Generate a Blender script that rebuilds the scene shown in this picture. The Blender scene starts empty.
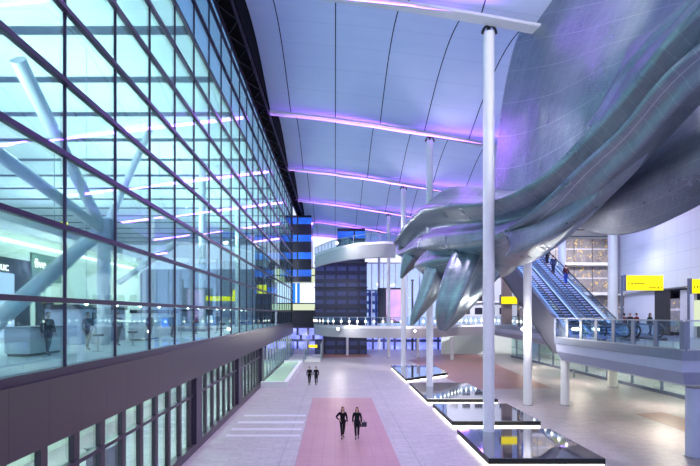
import bpy, bmesh, math, random
from mathutils import Vector, Matrix
random.seed(7)
R = math.radians
F = 466.67; VX = 335.0; VY = 314.0; EYE = 6.8
SC = bpy.context.scene
COL = SC.collection

def at(px, py, Y):
    return Vector(((px - VX) * Y / F, Y, EYE - (py - VY) * Y / F))

# ------------------------------------------------------------------ materials
def srgb(r, g, b):
    f = lambda c: (c / 255 / 12.92) if c / 255 <= .04045 else ((c / 255 + .055) / 1.055) ** 2.4
    return (f(r), f(g), f(b), 1)

class NT:
    def __init__(s, name):
        s.m = bpy.data.materials.new(name); s.m.use_nodes = True
        s.t = s.m.node_tree; s.t.nodes.clear()
        s.out = s.n('ShaderNodeOutputMaterial')
    def n(s, k, **kw):
        nd = s.t.nodes.new(k)
        for a, v in kw.items(): setattr(nd, a, v)
        return nd
    def l(s, a, b): s.t.links.new(a, b)
    def setv(s, sock, v):
        if hasattr(v, 'is_output') or isinstance(v, bpy.types.NodeSocket): s.l(v, sock)
        else: sock.default_value = v
    def math(s, op, a, b=None, c=None):
        nd = s.n('ShaderNodeMath', operation=op)
        s.setv(nd.inputs[0], a)
        if b is not None: s.setv(nd.inputs[1], b)
        if c is not None: s.setv(nd.inputs[2], c)
        return nd.outputs[0]
    def mix(s, f, a, b):
        nd = s.n('ShaderNodeMix', data_type='RGBA')
        s.setv(nd.inputs[0], f); s.setv(nd.inputs[6], a); s.setv(nd.inputs[7], b)
        return nd.outputs[2]
    def obj(s):
        tc = s.n('ShaderNodeTexCoord'); sp = s.n('ShaderNodeSeparateXYZ')
        s.l(tc.outputs['Object'], sp.inputs[0]); return tc.outputs['Object'], sp.outputs
    def noise(s, vec, scale, detail=3, rough=.5):
        nd = s.n('ShaderNodeTexNoise'); s.l(vec, nd.inputs['Vector'])
        nd.inputs['Scale'].default_value = scale; nd.inputs['Detail'].default_value = detail
        nd.inputs['Roughness'].default_value = rough
        return nd.outputs[0]
    def line(s, v, period, width, off=0.0):
        """1 on a thin line that repeats every <period> along v"""
        a = s.math('ADD', v, off); a = s.math('DIVIDE', a, period); a = s.math('FRACT', a)
        return s.math('LESS_THAN', a, width / period)
    def bsdf(s, col, rough=.5, metal=0., spec=.5, emis=None, es=0.):
        b = s.n('ShaderNodeBsdfPrincipled')
        s.setv(b.inputs['Base Color'], col); s.setv(b.inputs['Roughness'], rough)
        b.inputs['Metallic'].default_value = metal; b.inputs['Specular IOR Level'].default_value = spec
        if emis is not None:
            s.setv(b.inputs['Emission Color'], emis); s.setv(b.inputs['Emission Strength'], es)
        return b
    def fin(s, sh):
        s.l(sh, s.out.inputs[0]); return s.m

def plain(name, rgb, rough=.5, metal=0., spec=.5, var=.06, scale=3.):
    t = NT(name); o, _ = t.obj(); n = t.noise(o, scale)
    c = srgb(*rgb); d = tuple(x * (1 - var * 2) for x in c[:3]) + (1,)
    return t.fin(t.bsdf(t.mix(n, d, c), rough, metal, spec).outputs[0])

def glow(name, rgb, st):
    t = NT(name); e = t.n('ShaderNodeEmission'); e.inputs[0].default_value = srgb(*rgb); e.inputs[1].default_value = st
    return t.fin(e.outputs[0])

def glass(name, tint, refl=1.5, base=.05, rough=.02):
    t = NT(name); tr = t.n('ShaderNodeBsdfTransparent'); tr.inputs[0].default_value = srgb(*tint)
    gl = t.n('ShaderNodeBsdfGlossy'); gl.inputs['Roughness'].default_value = rough; gl.inputs[0].default_value = (.9, .97, 1, 1)
    lw = t.n('ShaderNodeLayerWeight'); lw.inputs[0].default_value = .28
    fr = t.math('MULTIPLY_ADD', lw.outputs[0], refl, base)
    mx = t.n('ShaderNodeMixShader'); t.l(t.math('MINIMUM', fr, .85), mx.inputs[0]); t.l(tr.outputs[0], mx.inputs[1]); t.l(gl.outputs[0], mx.inputs[2])
    return t.fin(mx.outputs[0])

M = {}
M['white'] = plain('white paint', (225, 224, 232), .35)
M['cream'] = plain('cream paint', (232, 230, 222), .4)
M['purple_brown'] = plain('bronze cladding', (74, 63, 76), .38, .35)
M['mullion'] = plain('dark bronze frame', (62, 50, 74), .35, .4)
M['black'] = plain('black steel', (20, 20, 26), .4, .2)
M['dark'] = plain('dark panel', (38, 40, 58), .3, .2)
M['matt'] = plain('matt black sheet', (9, 9, 12), .9, 0, .1)
M['board'] = plain('sage name board', (104, 128, 124), .6)
M['steel'] = plain('brushed steel', (165, 168, 180), .32, .9)
M['truss'] = plain('escalator cladding', (120, 118, 132), .35, .7)
M['rubber'] = plain('handrail rubber', (16, 17, 22), .4)
M['gray'] = plain('grey fascia', (116, 124, 150), .4)
M['fascia'] = plain('pale fascia', (176, 180, 210), .45)
M['lowfascia'] = plain('mid grey lower fascia', (146, 150, 180), .45)
M['soffit'] = plain('white soffit', (196, 196, 208), .5)
M['yellow'] = NT('yellow sign face'); M['yellow'] = M['yellow'].fin(M['yellow'].bsdf(srgb(250, 225, 0), .4, emis=srgb(255, 232, 0), es=.55).outputs[0])
M['ink'] = plain('sign lettering', (60, 55, 30), .5)
M['lampwhite'] = glow('lamp', (255, 250, 240), 14)
M['lampsoft'] = glow('soft lamp', (255, 250, 236), 2.2)
M['striplight'] = glow('light strip', (244, 255, 246), 2.4)
M['padglow'] = glow('warm underglow', (255, 250, 230), 5)
M['bluelight'] = glow('blue lit window', (40, 120, 235), .8)
M['screenlight'] = glow('pale lit screen', (205, 215, 250), 1.0)
M['greenlit'] = glow('pale green lit window', (205, 215, 185), .7)
M['bluestrip'] = glow('blue balustrade light', (150, 180, 255), 1.1)
M['facade_glass'] = glass('curtain wall glass', (218, 241, 240), .36, .04)
M['rail_glass'] = glass('balustrade glass', (236, 246, 250), .3, .03)
M['low_glass'] = glass('shopfront glass', (228, 241, 240), .4, .05)
M['far_glass'] = glass('far window glass', (225, 235, 250), .4, .05)
M['darkglass'] = plain('dark glass cladding', (26, 32, 62), .12, .3, .8)
M['mirror'] = plain('black mirror top', (178, 180, 190), .04, .95, .9, var=.02)

def m_floor():
    t = NT('stone paving'); o, (x, y, z) = t.obj()
    n = t.noise(o, .25, 4); n2 = t.noise(o, 3.5, 5, .7)
    c = t.mix(n, srgb(176, 168, 178), srgb(204, 198, 203))
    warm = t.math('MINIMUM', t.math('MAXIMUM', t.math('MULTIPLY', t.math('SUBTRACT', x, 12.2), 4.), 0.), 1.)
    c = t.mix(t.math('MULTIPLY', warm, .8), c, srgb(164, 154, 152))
    c = t.mix(t.math('MULTIPLY', n2, .7), c, srgb(138, 128, 140))
    # laying pattern: narrow setts in courses across the forecourt
    br = t.n('ShaderNodeTexBrick'); t.l(o, br.inputs['Vector'])
    br.inputs['Scale'].default_value = 1.; br.inputs['Brick Width'].default_value = .9; br.inputs['Row Height'].default_value = .3
    br.inputs['Mortar Size'].default_value = .02
    br.inputs['Color1'].default_value = (1, 1, 1, 1); br.inputs['Color2'].default_value = (.78, .77, .8, 1); br.inputs['Mortar'].default_value = (.62, .6, .64, 1)
    mm = t.n('ShaderNodeMix', data_type='RGBA', blend_type='MULTIPLY'); mm.inputs[0].default_value = .7
    t.l(c, mm.inputs[6]); t.l(br.outputs[0], mm.inputs[7])
    # drainage line
    ln = t.line(x, 6.4, .12, 9.0)
    c = t.mix(t.math('MULTIPLY', ln, .35), mm.outputs[2], srgb(120, 118, 135))
    return t.fin(t.bsdf(c, t.math('MULTIPLY_ADD', n2, .25, .28), 0, .5).outputs[0])
M['floor'] = m_floor()

def m_pink(name, a, b):
    t = NT(name); o, (x, y, z) = t.obj(); n = t.noise(o, .5, 4); n2 = t.noise(o, 5, 5, .7)
    c = t.mix(n, srgb(*a), srgb(*b)); c = t.mix(t.math('MULTIPLY', n2, .35), c, srgb(150, 100, 110))
    g = t.math('MAXIMUM', t.line(x, .6, .025), t.line(y, .6, .025))
    c = t.mix(t.math('MULTIPLY', g, .4), c, srgb(110, 84, 96))
    return t.fin(t.bsdf(c, .42).outputs[0])
M['pink'] = m_pink('pink granite paving', (158, 116, 130), (184, 142, 152))
M['terracotta'] = m_pink('terracotta paving', (128, 92, 84), (156, 118, 106))

def m_roof():
    t = NT('translucent roof panels'); o, (x, y, z) = t.obj()
    n = t.noise(o, .15, 3)
    c = t.mix(n, srgb(180, 190, 210), srgb(214, 218, 228))
    mp = t.n('ShaderNodeMapping'); t.l(o, mp.inputs[0]); mp.inputs['Scale'].default_value = (.05, 1.4, .0)
    st = t.noise(mp.outputs[0], 1., 2)
    c = t.mix(t.math('MULTIPLY', st, .25), c, srgb(165, 170, 210))
    xin = t.math('GREATER_THAN', x, -3.95)
    lat = t.math('MULTIPLY', t.line(y, 2.27, .07), xin)
    c = t.mix(t.math('MULTIPLY', lat, .16), c, srgb(120, 125, 160))
    lx = t.line(x, 3.95, .075)
    c = t.mix(lx, c, srgb(50, 50, 60))
    d = t.n('ShaderNodeBsdfDiffuse'); t.l(c, d.inputs[0]); tr = t.n('ShaderNodeBsdfTranslucent'); t.l(c, tr.inputs[0])
    mx = t.n('ShaderNodeMixShader'); mx.inputs[0].default_value = .42
    t.l(d.outputs[0], mx.inputs[1]); t.l(tr.outputs[0], mx.inputs[2])
    return t.fin(mx.outputs[0])
M['roof'] = m_roof()

def m_hallceil():
    t = NT('hall ceiling panels'); o, (x, y, z) = t.obj()
    c = t.mix(t.noise(o, .3), srgb(205, 212, 214), srgb(226, 230, 232))
    c = t.mix(t.line(y, 4.9, .75, 1.5), c, srgb(26, 32, 56))
    c = t.mix(t.math('MULTIPLY', t.line(y, .7, .04), .35), c, srgb(140, 150, 165))
    return t.fin(t.bsdf(c, .6).outputs[0])
M['hallceil'] = m_hallceil()

def m_panel(name, rgb, px, py, pz, line=(120, 125, 135), w=.04, amt=.6, rough=.5, metal=0.):
    t = NT(name); o, (x, y, z) = t.obj()
    c = t.mix(t.noise(o, .5), tuple(v * .9 for v in srgb(*rgb)[:3]) + (1,), srgb(*rgb))
    g = None
    for ax, p in ((x, px), (y, py), (z, pz)):
        if p:
            q = t.line(ax, p, w, 50 * p + .013)
            g = q if g is None else t.math('MAXIMUM', g, q)
    c = t.mix(t.math('MULTIPLY', g, amt), c, srgb(*line))
    return t.fin(t.bsdf(c, rough, metal).outputs[0])
M['spandrel'] = m_panel('bronze spandrel panels', (76, 66, 76), 0, 1.39, 0, (50, 40, 58), .03, .7, .36, .35)
M['bigwall'] = m_panel('white wall panels', (206, 210, 218), 0, 1.7, 1.25, (165, 170, 182), .04, .6)
M['shopwall'] = m_panel('pale shop wall', (214, 222, 214), 0, 2.4, 2.2, (170, 180, 178), .04, .5)

def m_windowgrid(name, wall, lit, sx, sz, fx, fz, st, seed=0.):
    """cladding with rows of lit windows"""
    t = NT(name); o, (x, y, z) = t.obj()
    a = t.math('GREATER_THAN', t.math('FRACT', t.math('DIVIDE', t.math('ADD', x, 100.), sx)), 1 - fx)
    b = t.math('GREATER_THAN', t.math('FRACT', t.math('DIVIDE', t.math('ADD', z, 100.), sz)), 1 - fz)
    k = t.math('MULTIPLY', a, b)
    mp = t.n('ShaderNodeMapping'); t.l(o, mp.inputs[0]); mp.inputs['Location'].default_value = (seed, 0, 0)
    nn = t.noise(mp.outputs[0], .6, 4, .7)
    k2 = t.math('MULTIPLY', k, t.math('POWER', t.math('MULTIPLY', nn, 1.5), 3.))
    return t.fin(t.bsdf(t.mix(k, srgb(*wall), srgb(*lit)), .25, .1, .6, srgb(*lit), t.math('MULTIPLY', k2, st)).outputs[0])
M['tower'] = m_windowgrid('dark tower cladding with blue windows', (20, 26, 52), (40, 110, 225), 3.0, 3.1, .92, .38, .55)
M['dtower'] = m_windowgrid('dark glass tower', (26, 32, 62), (46, 56, 100), 1.9, 1.4, .8, .5, .25, 4.)
M['shops'] = m_windowgrid('lit blue shopfronts', (70, 74, 130), (130, 140, 235), 2.1, 2.6, .8, .8, 1.3, 9.)
def m_gallery():
    t = NT('gallery of gold and brown shelves'); o, (x, y, z) = t.obj()
    mp = t.n('ShaderNodeMapping'); t.l(o, mp.inputs[0]); mp.inputs['Scale'].default_value = (1.6, 1.6, .7)
    n = t.noise(mp.outputs[0], 1.1, 5, .75); n2 = t.noise(o, 2.3, 4, .8)
    c = t.mix(n, srgb(60, 56, 66), srgb(176, 168, 170)); k = t.math('GREATER_THAN', n2, .6)
    c = t.mix(k, c, srgb(220, 180, 80)); c = t.mix(t.line(z, 1.9, .16), c, srgb(205, 205, 212)); c = t.mix(t.line(x, 2.4, .1), c, srgb(70, 66, 76))
    return t.fin(t.bsdf(c, .4, 0, .5, srgb(235, 205, 140), t.math('MULTIPLY', k, .25)).outputs[0])
M['golden'] = m_gallery()

def m_metal():
    t = NT('riveted aluminium skin'); tc = t.n('ShaderNodeTexCoord'); uv = tc.outputs['UV']; o = tc.outputs['Object']
    sp = t.n('ShaderNodeSeparateXYZ'); t.l(uv, sp.inputs[0]); u, v, _ = sp.outputs
    g = t.math('MAXIMUM', t.line(u, .125, .0022), t.line(v, .25, .004))
    n = t.noise(o, .45, 4, .6)
    mp = t.n('ShaderNodeMapping'); t.l(uv, mp.inputs[0]); mp.inputs['Scale'].default_value = (6, 160, 1)
    br = t.noise(mp.outputs[0], 1., 3, .6)
    c = t.mix(n, srgb(100, 116, 130), srgb(186, 198, 208)); c = t.mix(t.math('MULTIPLY', br, .6), c, srgb(70, 80, 98))
    c = t.mix(t.math('MULTIPLY', g, .55), c, srgb(205, 212, 225))
    b = t.bsdf(c, t.math('MULTIPLY_ADD', n, .2, .2), .82)
    bp = t.n('ShaderNodeBump'); bp.inputs['Strength'].default_value = .45; bp.inputs['Distance'].default_value = .12
    t.l(t.math('ADD', t.noise(o, 1.1, 3, .6), t.math('MULTIPLY', br, .3)), bp.inputs['Height']); t.l(bp.outputs[0], b.inputs['Normal'])
    return t.fin(b.outputs[0])
M['skin'] = m_metal()

# ------------------------------------------------------------------ mesh helpers
def tag(o, label=None, cat=None, group=None, kind=None):
    if label: o['label'] = label
    if cat: o['category'] = cat
    if group: o['group'] = group
    if kind: o['kind'] = kind
    return o

def empty(name, loc=(0, 0, 0), rz=0.):
    o = bpy.data.objects.new(name, None); COL.objects.link(o); o.location = loc; o.rotation_euler = (0, 0, rz)
    o.empty_display_size = .3
    return o

class MB:
    def __init__(s): s.bm = bmesh.new()
    def box(s, x0, x1, y0, y1, z0, z1):
        v = [s.bm.verts.new(p) for p in ((x0, y0, z0), (x1, y0, z0), (x1, y1, z0), (x0, y1, z0), (x0, y0, z1), (x1, y0, z1), (x1, y1, z1), (x0, y1, z1))]
        for f in ((3, 2, 1, 0), (4, 5, 6, 7), (0, 1, 5, 4), (1, 2, 6, 5), (2, 3, 7, 6), (3, 0, 4, 7)): s.bm.faces.new([v[i] for i in f])
        return s
    def quad(s, *p):
        s.bm.faces.new([s.bm.verts.new(q) for q in p]); return s
    def prism(s, pts, z0, z1):
        n = len(pts); a = [s.bm.verts.new((p[0], p[1], z0)) for p in pts]; b = [s.bm.verts.new((p[0], p[1], z1)) for p in pts]
        s.bm.faces.new(a[::-1]); s.bm.faces.new(b)
        for i in range(n): s.bm.faces.new([a[i], a[(i + 1) % n], b[(i + 1) % n], b[i]])
        return s
    def slab(s, a, b, w, z0, z1):
        """upright slab between plan points a and b, width w"""
        a = Vector(a); b = Vector(b); d = (b - a).normalized(); n = Vector((-d.y, d.x)) * w / 2
        return s.prism([a - n, b - n, b + n, a + n], z0, z1)
    def extr(s, pts, x0, x1):
        """profile of (y,z) points extruded along x"""
        n = len(pts); a = [s.bm.verts.new((x0, p[0], p[1])) for p in pts]; b = [s.bm.verts.new((x1, p[0], p[1])) for p in pts]
        s.bm.faces.new(a); s.bm.faces.new(b[::-1])
        for i in range(n): s.bm.faces.new([a[(i + 1) % n], a[i], b[i], b[(i + 1) % n]])
        return s
    def tube(s, pts, r, n=12, cap=True):
        pts = [Vector(p) for p in pts]; rr = r if isinstance(r, (list, tuple)) else [r] * len(pts)
        rings = []; up = None
        for i, p in enumerate(pts):
            d = ((pts[min(i + 1, len(pts) - 1)] - pts[max(i - 1, 0)])).normalized()
            if up is None: up = d.orthogonal().normalized()
            up = (up - d * up.dot(d)).normalized(); w = d.cross(up)
            rings.append([s.bm.verts.new(p + (up * math.cos(k * 2 * math.pi / n) + w * math.sin(k * 2 * math.pi / n)) * rr[i]) for k in range(n)])
        for a, b in zip(rings, rings[1:]):
            for k in range(n): s.bm.faces.new([a[k], a[(k + 1) % n], b[(k + 1) % n], b[k]])
        if cap: s.bm.faces.new(rings[0][::-1]); s.bm.faces.new(rings[-1])
        return s
    def ball(s, c, r, sc=(1, 1, 1), u=14, v=10):
        m = Matrix.Translation(c) @ Matrix.Diagonal((r * sc[0], r * sc[1], r * sc[2], 1))
        bmesh.ops.create_uvsphere(s.bm, u_segments=u, v_segments=v, radius=1, matrix=m); return s
    def build(s, name, mat, parent=None, smooth=False, bevel=0.):
        bmesh.ops.recalc_face_normals(s.bm, faces=s.bm.faces)
        me = bpy.data.meshes.new(name); s.bm.to_mesh(me); s.bm.free(); me.materials.append(mat)
        if smooth:
            for p in me.polygons: p.use_smooth = True
        o = bpy.data.objects.new(name, me); COL.objects.link(o)
        if smooth and smooth != 2:
            md = o.modifiers.new('e', 'EDGE_SPLIT'); md.split_angle = R(40)
        if bevel:
            md = o.modifiers.new('b', 'BEVEL'); md.width = bevel; md.segments = 2; md.limit_method = 'ANGLE'
        if parent: o.parent = parent
        return o

def struct(o, label=None):
    o['kind'] = 'structure'
    if label: o['label'] = label
    return o

def copy_tree(o, parent=None):
    c = o.copy(); COL.objects.link(c); c.parent = parent
    for ch in [q for q in bpy.data.objects if q.parent == o]: copy_tree(ch, c)
    return c

# ------------------------------------------------------------------ camera, world
cam = bpy.data.cameras.new('camera'); co = bpy.data.objects.new('camera', cam); COL.objects.link(co)
co.location = (0, 0, EYE); co.rotation_euler = (R(90), 0, 0)
cam.sensor_width = 36; cam.lens = 24; cam.shift_x = 15 / 700; cam.shift_y = 81 / 700; cam.clip_end = 400; cam.clip_start = .1
SC.camera = co
w = bpy.data.worlds.new('dusk'); SC.world = w; w.use_nodes = True
nt = w.node_tree; bg = nt.nodes['Background']
tc = nt.nodes.new('ShaderNodeTexCoord'); sp = nt.nodes.new('ShaderNodeSeparateXYZ'); nt.links.new(tc.outputs['Generated'], sp.inputs[0])
rp = nt.nodes.new('ShaderNodeValToRGB'); nt.links.new(sp.outputs[2], rp.inputs[0]); nt.links.new(rp.outputs[0], bg.inputs[0])
rp.color_ramp.elements[0].position = 0.; rp.color_ramp.elements[0].color = srgb(214, 218, 246)
rp.color_ramp.elements[1].position = .7; rp.color_ramp.elements[1].color = srgb(88, 130, 200)
bg.inputs[1].default_value = .95
vs = SC.view_settings; vs.view_transform = 'Standard'; vs.look = 'None'; vs.gamma = 1; vs.use_curve_mapping = False; vs.exposure = 0.87
SC.cycles.use_denoising = True
SC.cycles.max_bounces = 7; SC.cycles.transparent_max_bounces = 16; SC.cycles.sample_clamp_indirect = 6.

def light(kind, loc, power, rgb, aim=None, size=.3, size_y=None, cone=None, blend=.6):
    d = bpy.data.lights.new(kind.lower() + ' lamp or fill', kind); d.energy = power; d.color = srgb(*rgb)[:3]
    o = bpy.data.objects.new('lamp_or_fill', d); COL.objects.link(o); o.location = loc
    if kind == 'AREA':
        d.shape = 'RECTANGLE' if size_y else 'SQUARE'; d.size = size
        if size_y: d.size_y = size_y
    else: d.shadow_soft_size = size
    if cone: d.spot_size = R(cone); d.spot_blend = blend
    if aim is not None: o.rotation_euler = (Vector(aim) - Vector(loc)).to_track_quat('-Z', 'Y').to_euler()
    return o

# ------------------------------------------------------------------ ground
struct(MB().box(-34, 60, -6, 150, -.3, 0).build('floor', M['floor']), 'pale lilac stone paving of the forecourt')
def inlay(pts, mat, name, label, z=.006):
    struct(MB().prism(pts, .0005, z).build(name, mat), label)
inlay([(-1.8, 12), (2.95, 12), (2.95, 37.8), (-1.8, 37.8)], M['pink'], 'trim_1', 'pink granite panel in the paving under the two women')
def gp(px, py):
    Y = EYE * F / (py - VY); return ((px - VX) * Y / F, Y)
inlay([gp(408, 360), gp(455, 352), gp(476, 354), gp(500, 366), gp(552, 388), gp(470, 389)], M['terracotta'], 'trim_2', 'terracotta paving panel behind the dark plinths')
inlay([gp(636, 414), gp(662, 412), gp(760, 440), gp(720, 444)], M['terracotta'], 'trim_3', 'terracotta paving panel beneath the upper deck')
inlay([gp(322, 350), gp(364, 350), gp(372, 357.5), gp(320, 357.5)], M['terracotta'], 'trim_4', 'terracotta paving panel at the far end')
M['floor_glare'] = plain('painted glare streak', (206, 202, 216), .3)  # pale colour of the inlays below paints glare streaks on the paving
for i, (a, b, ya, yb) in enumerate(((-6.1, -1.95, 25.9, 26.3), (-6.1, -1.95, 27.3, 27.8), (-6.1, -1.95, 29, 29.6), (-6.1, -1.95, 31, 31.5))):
    inlay([(a, ya), (b, ya), (b, yb), (a, yb)], M['floor_glare'], 'trim_%d' % (5 + i), 'glare streak painted across the paving')

# ------------------------------------------------------------------ roof of waves
CR = [9.6 + 15.9 * k for k in range(-1, 7)]
def hc(x): return EYE + 17.35 - .13 * x - .0022 * x * x
def roofz(x, t): return hc(x) + 2.1 * math.sin(math.pi * t ** .8) * (1 + .02 * x) + .55 * (1 - t)
for k, (a, b) in enumerate(zip(CR, CR[1:])):
    bm = bmesh.new(); xs = [-5.75, -3.95] + [-3.95 + 2.0 * i for i in range(1, 24)]; ts = [i / 14 for i in range(15)]
    bow = lambda x: .0016 * (x - 2) ** 2
    top = [[bm.verts.new((x, a + (b - a) * t + bow(x), roofz(x, t))) for x in xs] for t in ts]
    for r0, r1 in zip(top, top[1:]):
        for i in range(len(xs) - 1): bm.faces.new([r0[i], r1[i], r1[i + 1], r0[i + 1]])
    # pale lip hanging at the lower end of the bay
    lip = [bm.verts.new(v.co + Vector((0, .05, -.28))) for v in top[-1]]
    for i in range(len(xs) - 1): bm.faces.new([top[-1][i], lip[i], lip[i + 1], top[-1][i + 1]])
    me = bpy.data.meshes.new('ceiling'); bm.to_mesh(me); bm.free(); me.materials.append(M['roof'])
    for p in me.polygons: p.use_smooth = True
    o = bpy.data.objects.new('ceiling', me); COL.objects.link(o); struct(o, 'wave of translucent roof panels over the forecourt')
    md = o.modifiers.new('e', 'EDGE_SPLIT'); md.split_angle = R(50)
    # violet uplight running along the trough
    if b > 12:
        cx, LN = (1.6, 14.) if b < 30 else (12, 36.)
        L = light('AREA', (cx, b - .5, hc(cx) - .25), 21 * LN, (178, 98, 255), (cx, b - 6, hc(cx) + 2.2), LN, .35)
        L.rotation_mode = 'XYZ'
        # tilt to follow the fall of the roof to the right
        d = Vector((1, 0, -.16)).normalized(); z = -Vector((0, -.93, .37)).normalized(); y = z.cross(d).normalized(); x = y.cross(z)
        L.matrix_world = Matrix.Translation((cx, b - .5, hc(cx) - .33)) @ Matrix((x, y, z)).transposed().to_4x4()
    if b > 12:
        g = MB()
        for i in range(22):
            x0 = -5.7 + 2 * i; x1 = x0 + 2; z0 = hc(x0) - .42; z1 = hc(x1) - .42; ya = b - .9; yb = b - .2
            for (p, q) in (((ya, 0), (yb, 0)), ((ya, 0), (ya, .12)), ((yb, 0), (yb, .2))):
                g.quad((x0, p[0] + bow(x0), z0 + p[1]), (x1, p[0] + bow(x1), z1 + p[1]), (x1, q[0] + bow(x1), z1 + q[1]), (x0, q[0] + bow(x0), z0 + q[1]))
        g = g.build('trim_%d' % (40 + k), M['soffit']); struct(g, 'added pale shield below the violet strip in a roof trough')  # channel added to shield the violet strip from view and reflections
        md = g.modifiers.new('s', 'SOLIDIFY'); md.thickness = .03
# dark edge truss between facade and roof
t = empty('trim_20'); struct(t, 'black steel edge truss between glass facade and roof')
for k, (a, b) in enumerate(zip(CR, CR[1:])):
    MB().box(-6.75, -5.76, a + .1, b - .05, EYE + 18.3, EYE + 18.6).build('soffit_panel', M['matt'], t)
    MB().box(-5.8, -5.74, a + .1, b - .05, EYE + 18.0, EYE + 22).build('closing_panel', M['matt'], t)
    MB().box(-6.95, -5.8, a + .1, b - .05, EYE + 18.0, EYE + 18.1).build('louvre', M['matt'], t)
for xx in (-6.9, -5.9):
    MB().box(xx - .08, xx + .08, 0, 100, EYE + 17.85, EYE + 18.0).build('chord', M['mullion'], t)
for yy in range(6, 100, 3):
    MB().tube([(-6.85, yy, EYE + 17.95), (-5.95, yy + 1.5, EYE + 17.95), (-6.85, yy + 3, EYE + 17.95)], .05, 6).build('brace', M['black'], t)

# ------------------------------------------------------------------ left facade
XF = -7.0
t = empty('window_1'); struct(t, 'tall glazed facade with bronze transoms on the left')
MB().box(XF - .06, XF - .02, 3, 76, 5.3, EYE + 18.3).build('glass', M['facade_glass'], t)
zz = [7.15 + 1.885 * i for i in range(10)]
for z in zz: MB().box(XF - .06, XF + .1, 3, 76, z - .065, z + .065).build('transom', M['mullion'], t)
MB().box(XF - .14, XF + .12, 3, 76, 5.24, 5.45).build('sill', M['mullion'], t)
y = 3.8
while y < 76:
    MB().box(XF - .07, XF + .01, y - .022, y + .022, 5.45, EYE + 18.25).build('mullion', M['mullion'], t); y += 2.78
MB().box(XF - .16, XF + .1, 76, 76.3, 3.7, EYE + 18.2).build('end_post', M['black'], t)
struct(MB().box(XF - .3, XF + .2, 3, 76, 3.67, 5.24).build('wall_left', M['spandrel']), 'dark bronze spandrel band below the glazed facade')
# lower storey windows
t = empty('window_2'); struct(t, 'ground floor shop windows under the bronze band')
MB().box(XF - .12, XF - .08, 6, 44, .35, 3.67).build('glass', M['low_glass'], t)
MB().box(XF - .2, XF + .12, 6, 66, 0, .38).build('plinth', M['purple_brown'], t)
MB().box(XF - .14, XF + .04, 6, 44, 2.72, 2.84).build('transom', M['mullion'], t)
y = 8.4
while y < 43.5:
    MB().box(XF - .16, XF + .0, y - .13, y + .13, .38, 3.67).build('post', M['purple_brown'], t); y += 1.42
for yy in (23.5, 33.6, 44): MB().box(XF - .3, XF + .18, yy - .5, yy + .5, .38, 3.67).build('pier', M['mullion'], t)
y = 46
while y < 75:
    MB().box(XF - .12, XF + .02, y - .07, y + .07, .38, 3.67).build('post', M['steel'], t); y += 2.4
MB().box(XF - .08, XF - .05, 44.5, 75, .38, 2.2).build('glass', M['low_glass'], t)

# lower storey interior
struct(MB().box(-14.2, -14, 4, 76, 0, 3.65).build('wall_lower', M['shopwall']), 'pale back wall behind the ground floor windows')
struct(MB().box(-34, -7.3, 3, 80, 4.6, 5.15).build('ceiling_lower', M['soffit']), 'floor slab of the glazed hall')
for i, yy in enumerate(range(9, 74, 5)):
    o = MB().box(-10.6, -10.35, yy, yy + 3.2, 4.5, 4.6).build('light_strip', M['striplight']); tag(o, 'white ceiling light strip behind the ground floor shop windows', 'light', 'ceiling light strips of the lower storey'); o.location.z = -.002
for yy in (12, 22, 33, 45, 60): light('AREA', (-10.5, yy, 4.4), 420, (225, 255, 235), (-10.5, yy, 0), 3, 6)
def counter(name, x, y, w, d, h, label, mat='white', z=0):
    t = empty(name, (x, y, z)); tag(t, label, 'counter')
    MB().box(-w / 2, w / 2, -d / 2, d / 2, .1, h - .06).build('body', M[mat], t, bevel=.02)
    MB().box(-w / 2 - .06, w / 2 + .06, -d / 2 - .06, d / 2 + .06, h - .06, h).build('worktop', M['steel'], t)
    MB().box(-w / 2 + .08, w / 2 - .08, -d / 2 + .08, d / 2 - .08, 0, .1).build('kickboard', M['dark'], t)
counter('service_counter', -9.6, 11.3, 1.0, 1.8, 1.2, 'white counter behind the nearest ground floor window')
counter('service_counter', -9.9, 15.5, 1.0, 2.0, 1.1, 'white counter seen in the ground floor windows beyond the nearest one')
counter('display_counter', -9.8, 20, .9, 1.6, 1.3, 'dark counter inside the lit ground floor shop', 'dark')
o = MB().box(-10.2, -9.2, 17.9, 18.1, 1.2, 2.0).build('notice_board', M['yellow']); o.location.z = -1.2; tag(o, 'small yellow notice board on the floor of the ground floor shop', 'sign')

# ------------------------------------------------------------------ upper hall behind the facade
struct(MB().box(-44, -7.4, 1, 96, 21.0, 21.2).build('ceiling_hall', M['hallceil']), 'pale hall ceiling with dark slots behind the glass')
struct(MB().box(-44, -43.7, 1, 96, 5.15, 21).build('wall_hall', M['bigwall']), 'far pale wall of the glazed hall')
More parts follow.
